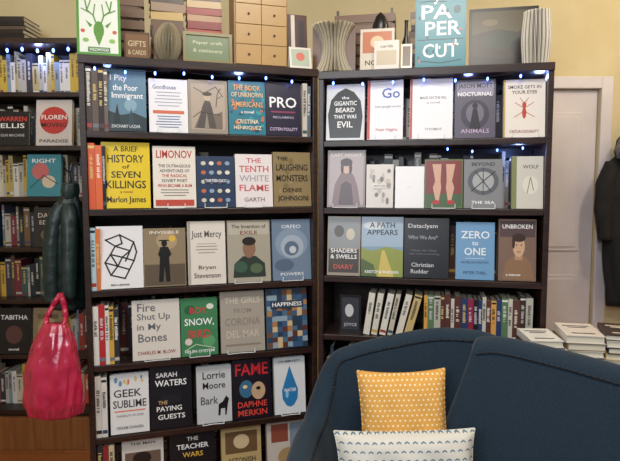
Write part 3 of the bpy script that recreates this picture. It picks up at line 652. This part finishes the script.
bag = interp([(-.94, -.345, .655, .065, .04), (-.94, -.345, .665, .094, .056), (-.94, -.345, .71, .106, .066), (-.94, -.345, .78, .102, .062), (-.94, -.345, .85, .094, .054), (-.937, -.34, .92, .078, .044), (-.935, -.335, .97, .058, .034), (-.933, -.33, 1.0, .042, .024)], 56)
loft(mb, bag, n=96, amp=.05, fn=7, tw=17, seed=2)
for dx in (-.036, .03):
    pts = [(-.935 + dx, -.33, .98), (-.935 + dx * 1.05, -.31, 1.02), (-.935 + dx * .6, -.29, 1.06), (-.935, -.275, 1.1)]
    for a, b_ in zip(pts[:-1], pts[1:]): mb.cyl(a, b_, .012, .009, n=8)
mb.make('plastic_carrier_bag', None, [M_bag], smooth=True)

mb = MB()
loft(mb, interp([(1.98, 1.0, .78, .18, .06), (1.97, 1.0, 1.0, .19, .062), (1.96, 1.0, 1.25, .2, .064), (1.95, 1.0, 1.5, .22, .066), (1.95, 1.0, 1.62, .2, .06), (1.95, 1.0, 1.7, .11, .05), (1.95, 1.0, 1.74, .07, .045)], 36), amp=.05, fn=7, tw=5)
for sx in (-1, 1):
    loft(mb, interp([(1.95 + sx * .19, .98, 1.18, .04, .038), (1.95 + sx * .205, .985, 1.35, .05, .045), (1.95 + sx * .19, .99, 1.52, .056, .05), (1.95 + sx * .14, 1.0, 1.65, .05, .045)], 24), n=24, amp=.05, fn=3, tw=12)
loft(mb, interp([(1.93, .98, 1.64, .1, .06), (1.92, .98, 1.7, .12, .07), (1.93, .985, 1.78, .12, .065), (1.94, .99, 1.83, .07, .04), (1.95, 1.0, 1.86, .02, .02)], 20), n=30, amp=.05, fn=3, tw=8)
loft(mb, interp([(1.84, .93, 1.66, .05, .03), (1.83, .925, 1.72, .06, .035), (1.84, .93, 1.78, .045, .03)], 10), n=24, amp=.06, fn=3, tw=8, mi=1)
mb.tube([(1.95, 1.0, 1.86), (1.95, 1.03, 1.88), (1.95, 1.095, 1.875)], .004)
mb.make('black_hooded_coat', None, [M_black, M_grey], smooth=True)

# ---------------------------------------------------------------- sofa
sofa = bpy.data.objects.new('sofa', None); scene.collection.objects.link(sofa)
def catmull(pts, n):
    out = []; m = len(pts)
    for i in range(n):
        t = i / (n - 1) * (m - 1); k = min(int(t), m - 2); u = t - k
        p = [Vector(pts[min(max(k + j, 0), m - 1)]) for j in (-1, 0, 1, 2)]
        out.append(.5 * ((2 * p[1]) + (-p[0] + p[2]) * u + (2 * p[0] - 5 * p[1] + 4 * p[2] - p[3]) * u * u + (-p[0] + 3 * p[1] - 3 * p[2] + p[3]) * u ** 3))
    return out
def sweep(name, pts, n, t_top, flare, z0=.12, piping=True, shear=0.0):
    """pts: (x, y, ztop) along the top line; the front face flares forward lower down"""
    P_ = catmull(pts, n); mb = MB(); vs = []; fs = []; pipe = []
    for i, p in enumerate(P_):
        a = P_[max(0, i - 1)]; b_ = P_[min(n - 1, i + 1)]
        d = Vector((b_.x - a.x, b_.y - a.y, 0)).normalized()
        nr = Vector((d.y, -d.x, 0))
        zt = p.z; base = Vector((p.x, p.y, 0))
        e = min(1, min(i, n - 1 - i) / (n * .07)); e = math.sqrt(max(0, 1 - (1 - e) ** 2)); sc = .25 + .75 * e
        zt2 = zt - (1 - e) * .05
        r = t_top / 2 * sc
        H = zt2 - z0
        prof = [(r * -1, z0), (-r, z0 + H * .5), (-r, zt2 - r * 1.2)]
        for k in range(1, 8):
            an = math.pi * k / 8
            prof.append((-r * math.cos(an), zt2 - r * 1.2 + r * 1.2 * math.sin(an)))
        for k in range(0, 7):
            zz = zt2 - r * 1.2 - (H * .8 - r * 1.2) * k / 6
            prof.append((r + flare * sc * (k / 6) ** .9, zz))
        prof.append((r + flare * sc, z0))
        fade = max(0, 1 - i / (n * .35)) ** 1.5
        for o, z in prof:
            dz = min(zt2 - z, .42)
            q = base + nr * o - d * (shear * dz * fade); vs.append((q.x, q.y, z))
        q = base + nr * (r * .96); pipe.append((q.x, q.y, zt2 - r * .8))
    m = len(prof)
    for i in range(n - 1):
        for j in range(m): fs.append((i * m + j, i * m + (j + 1) % m, (i + 1) * m + (j + 1) % m, (i + 1) * m + j))
    fs.append(tuple(range(m))[::-1]); fs.append(tuple(range((n - 1) * m, n * m)))
    mb.add(vs, fs)
    o = mb.make(name, None, [M_sofa], smooth=True, parent=sofa)
    if piping:
        mp = MB(); mp.tube(pipe, .0045, n=8); mp.make(name + '_piping', None, [M_piping], smooth=True, parent=sofa)
    return o
sweep('back_and_arm', [(-.04, -1.1, .63), (-.04, -.9, .635), (-.045, -.7, .65), (-.02, -.53, .675), (.015, -.43, .71), (.045, -.37, .79), (.085, -.335, .885), (.16, -.325, .92), (.3, -.325, .955), (.48, -.335, .985), (.7, -.38, .98)], 90, .085, .06)
sweep('back_side', [(.57, -.425, .972), (.66, -.46, .985), (.82, -.56, .97), (1.0, -.69, .945), (1.2, -.86, .93), (1.4, -1.05, .91)], 60, .11, .13, shear=.34)
mb = MB()
poly = [(-.02, -1.12), (1.3, -1.12), (1.25, -.95), (1.0, -.72), (.72, -.52), (.5, -.42), (.12, -.42), (.0, -.55)]
def prism(mb, poly, z0, z1):
    n = len(poly)
    mb.add([(x, y, z0) for x, y in poly] + [(x, y, z1) for x, y in poly], [tuple(range(n))[::-1], tuple(range(n, 2 * n))] + [(i, (i + 1) % n, n + (i + 1) % n, n + i) for i in range(n)])
prism(mb, poly, .12, .36); mb.make('seat_frame', None, [M_sofa], bevel=.02, parent=sofa)
mb = MB(); prism(mb, poly, .362, .49); mb.make('seat_cushion', None, [M_sofa], bevel=.04, parent=sofa)
mb = MB()
for x, y in ((-.02, -1.05), (1.25, -1.05), (.06, -.45), (.65, -.42), (1.38, -1.0)): mb.cyl((x, y, .13), (x, y, 0), .025, .015)
mb.make('legs', None, [M_darkwood], parent=sofa)

def pillow(name, w, h, th, M, mat):
    mb = MB(); n = 24; vs = []; fs = []
    for side in (1, -1):
        for i in range(n + 1):
            for j in range(n + 1):
                u = 2 * i / n - 1; v = 2 * j / n - 1
                k = max(0, (1 - u ** 4)) ** .55 * max(0, (1 - v ** 4)) ** .55
                pin = 1 - .07 * (1 - abs(u) ** 2) * abs(v) ** 3
                pin2 = 1 - .07 * (1 - abs(v) ** 2) * abs(u) ** 3
                wr = .004 * math.sin(9 * u + 3 * v) * math.sin(7 * v) * k
                vs.append((u * w / 2 * pin2, side * (-(th / 2) * k - wr - .001), v * h / 2 * pin))
    N = (n + 1) ** 2
    for s in (0, 1):
        for i in range(n):
            for j in range(n):
                a = s * N + i * (n + 1) + j
                q = (a, a + n + 1, a + n + 2, a + 1)
                fs.append(q if s == 0 else q[::-1])
    mb.add(vs, fs)
    edge = []
    for i in range(n + 1): edge.append(vs[i * (n + 1)])
    for j in range(1, n + 1): edge.append(vs[n * (n + 1) + j])
    for i in range(n - 1, -1, -1): edge.append(vs[i * (n + 1) + n])
    for j in range(n - 1, -1, -1): edge.append(vs[j])
    edge = [(a, 0, c) for a, b_, c in edge]
    mb.tube(edge, .0028, n=6)
    return mb.make(name, M, [mat], smooth=True)
pillow('yellow_dotted_pillow', .30, .37, .1, Matrix.Translation((.318, -.51, .692)) @ Matrix.Rotation(math.radians(-3), 4, 'Z') @ Matrix.Rotation(math.radians(-14), 4, 'X') @ Matrix.Rotation(math.radians(-2.5), 4, 'Y'), M_yellow)
pillow('patterned_lumbar_pillow', .445, .24, .11, Matrix.Translation((.30, -.665, .618)) @ Matrix.Rotation(math.radians(-14), 4, 'X') @ Matrix.Rotation(math.radians(-1), 4, 'Y'), M_dash)

# ---------------------------------------------------------------- book table
mb = MB()
TZ = .85
mb.box(.8, 1.9, -.235, -.02, TZ - .03, TZ)
mb.box(.82, 1.88, -.22, -.035, TZ - .09, TZ - .03)
for x in (.82, 1.84):
    for y in (-.22, -.065): mb.box(x, x + .03, y, y + .03, 0, TZ - .09)
mb.make('book_table', RC.M, [M_darkwood], bevel=.003)
mb = MB(); rr = random.Random(2)
def tstack(s, y, cols, w, d, rot=0):
    z = TZ + .0003
    for i, c in enumerate(cols):
        t = rr.uniform(.018, .028)
        flat_book(mb, s, y, z, w, d, t, c, rot + rr.uniform(-.06, .06)); z += t + .0006
tstack(.865, -.125, ['#c8c2b8', '#dcd8d0', '#3a3436', '#e2e0dc'], .115, .18, .15)
tstack(1.0, -.125, ['#e0dcd4', '#3a2a28', '#dcd6cc', '#8a7a5a', '#d8d0c8'], .13, .19, .0)
tstack(1.145, -.125, ['#8a2c28', '#dcd8d0', '#c8a860', '#30343c', '#d8d4cc', '#3c3030'], .135, .19, -.08)
tstack(1.29, -.125, ['#d8d4cc', '#2c2a30', '#a83a30', '#d8d0c0', '#3c3030', '#c8a888'], .13, .19, .05)
tstack(1.43, -.125, ['#30404c', '#c8c0b0', '#dcd6cc', '#a83a30', '#2c2a30'], .125, .19, .0)
tstack(1.58, -.125, ['#8a7a5a', '#d8d0c8', '#5a2a28', '#c8c4bc'], .14, .19, .0)
mb.make('stacked_table_books', RC.M)

# ---------------------------------------------------------------- fairy lights
M_led, t, b = mk('blue_led', '#2a4aff', .3); b.inputs['Emission Color'].default_value = C('#5478ff'); b.inputs['Emission Strength'].default_value = 14
M_cord, _, _ = mk('dark_cord', '#101014', .6)
mb = MB()
def strand(case, z, x0, x1, n, y, sag, seed, sz=1.0):
    pts = []
    for i in range(n * 4 + 1):
        t = i / (n * 4)
        pts.append(case.M @ Vector((x0 + (x1 - x0) * t, y + .004 * math.sin(i), z - sag * abs(math.sin(math.pi * t * n / 3)))))
    mb.tube(pts, .0011, n=5, mi=1)
    for i in range(1, len(pts), 4):
        p = pts[i]; mb.sphere((p.x, p.y, p.z - .006 * sz), (.0036 * sz, .0036 * sz, .006 * sz), mi=0, nu=8, nv=5)
strand(LC, LZ[0] - .036, .03, LC.len - .03, 8, .006, .012, 1, 1.2)
strand(RC, RZ[0] - .036, .03, RC.len - .03, 7, .006, .012, 2, 1.2)
strand(RC, RZ[1] - .028, .5, RC.len - .03, 4, .03, .015, 3)
strand(FC, FZ[0] - .037, .6, FC.len - .03, 12, .03, .012, 4, 2.0)
mb.make('fairy_lights', None, [M_led, M_cord])

# ---------------------------------------------------------------- lights
def area(name, loc, target, sx, sy, power, col):
    d = bpy.data.lights.new(name, 'AREA'); d.shape = 'RECTANGLE'; d.size = sx; d.size_y = sy; d.energy = power; d.color = col
    o = bpy.data.objects.new(name, d); scene.collection.objects.link(o); o.location = loc
    o.rotation_euler = (Vector(target) - Vector(loc)).to_track_quat('-Z', 'Y').to_euler(); return o
def point(name, loc, power, col, r=.05):
    d = bpy.data.lights.new(name, 'POINT'); d.energy = power; d.color = col; d.shadow_soft_size = r
    o = bpy.data.objects.new(name, d); scene.collection.objects.link(o); o.location = loc; return o
area('assumed_daylight_area', (-1.2, -3.6, 2.5), (0, 0, 1.6), 1.8, 1.2, 66, (.88, .94, 1.0))  # assumed daylight: bare area light added behind the camera, no window modelled
area('assumed_overhead_area', (.3, -1.45, 2.93), (.2, -.6, .6), .8, .5, 32, (1, .94, .87))  # assumed light from above: added area light, no lamp fixture modelled
point('added_warm_point_right', (1.9, -.1, 2.7), 30, (1, .86, .64), .12)  # added warm point light tinting the wall at upper right, no fixture modelled
point('warm_point_left', (-1.6, .0, 2.75), 8, (1, .85, .6), .12)  # weak warm point light high on the left, no fixture modelled
for i, (c_, s, z, pw) in enumerate(((LC, .1, 1.93, .9), (LC, .6, 1.93, .4), (RC, .6, 1.92, .4), (RC, .87, 1.92, .9), (FC, 1.2, 2.24, 1.6), (FC, .8, 2.24, 1.6), (RC, .8, 1.64, .6))):
    p = c_.M @ Vector((s, .06, z)); point('fairy_glow', p, pw, (.25, .38, 1), .02)

w = bpy.data.worlds.new('world'); scene.world = w; w.use_nodes = True
w.node_tree.nodes['Background'].inputs[0].default_value = (.74, .85, 1, 1)
w.node_tree.nodes['Background'].inputs[1].default_value = .24

cam = bpy.data.cameras.new('camera'); co = bpy.data.objects.new('camera', cam); scene.collection.objects.link(co)
cam.sensor_width = 36; cam.lens = F / 620 * 36; cam.clip_start = .05
co.location = (0, CY, CZ); co.rotation_euler = (math.pi / 2 - PITCH, 0, 0)
scene.camera = co
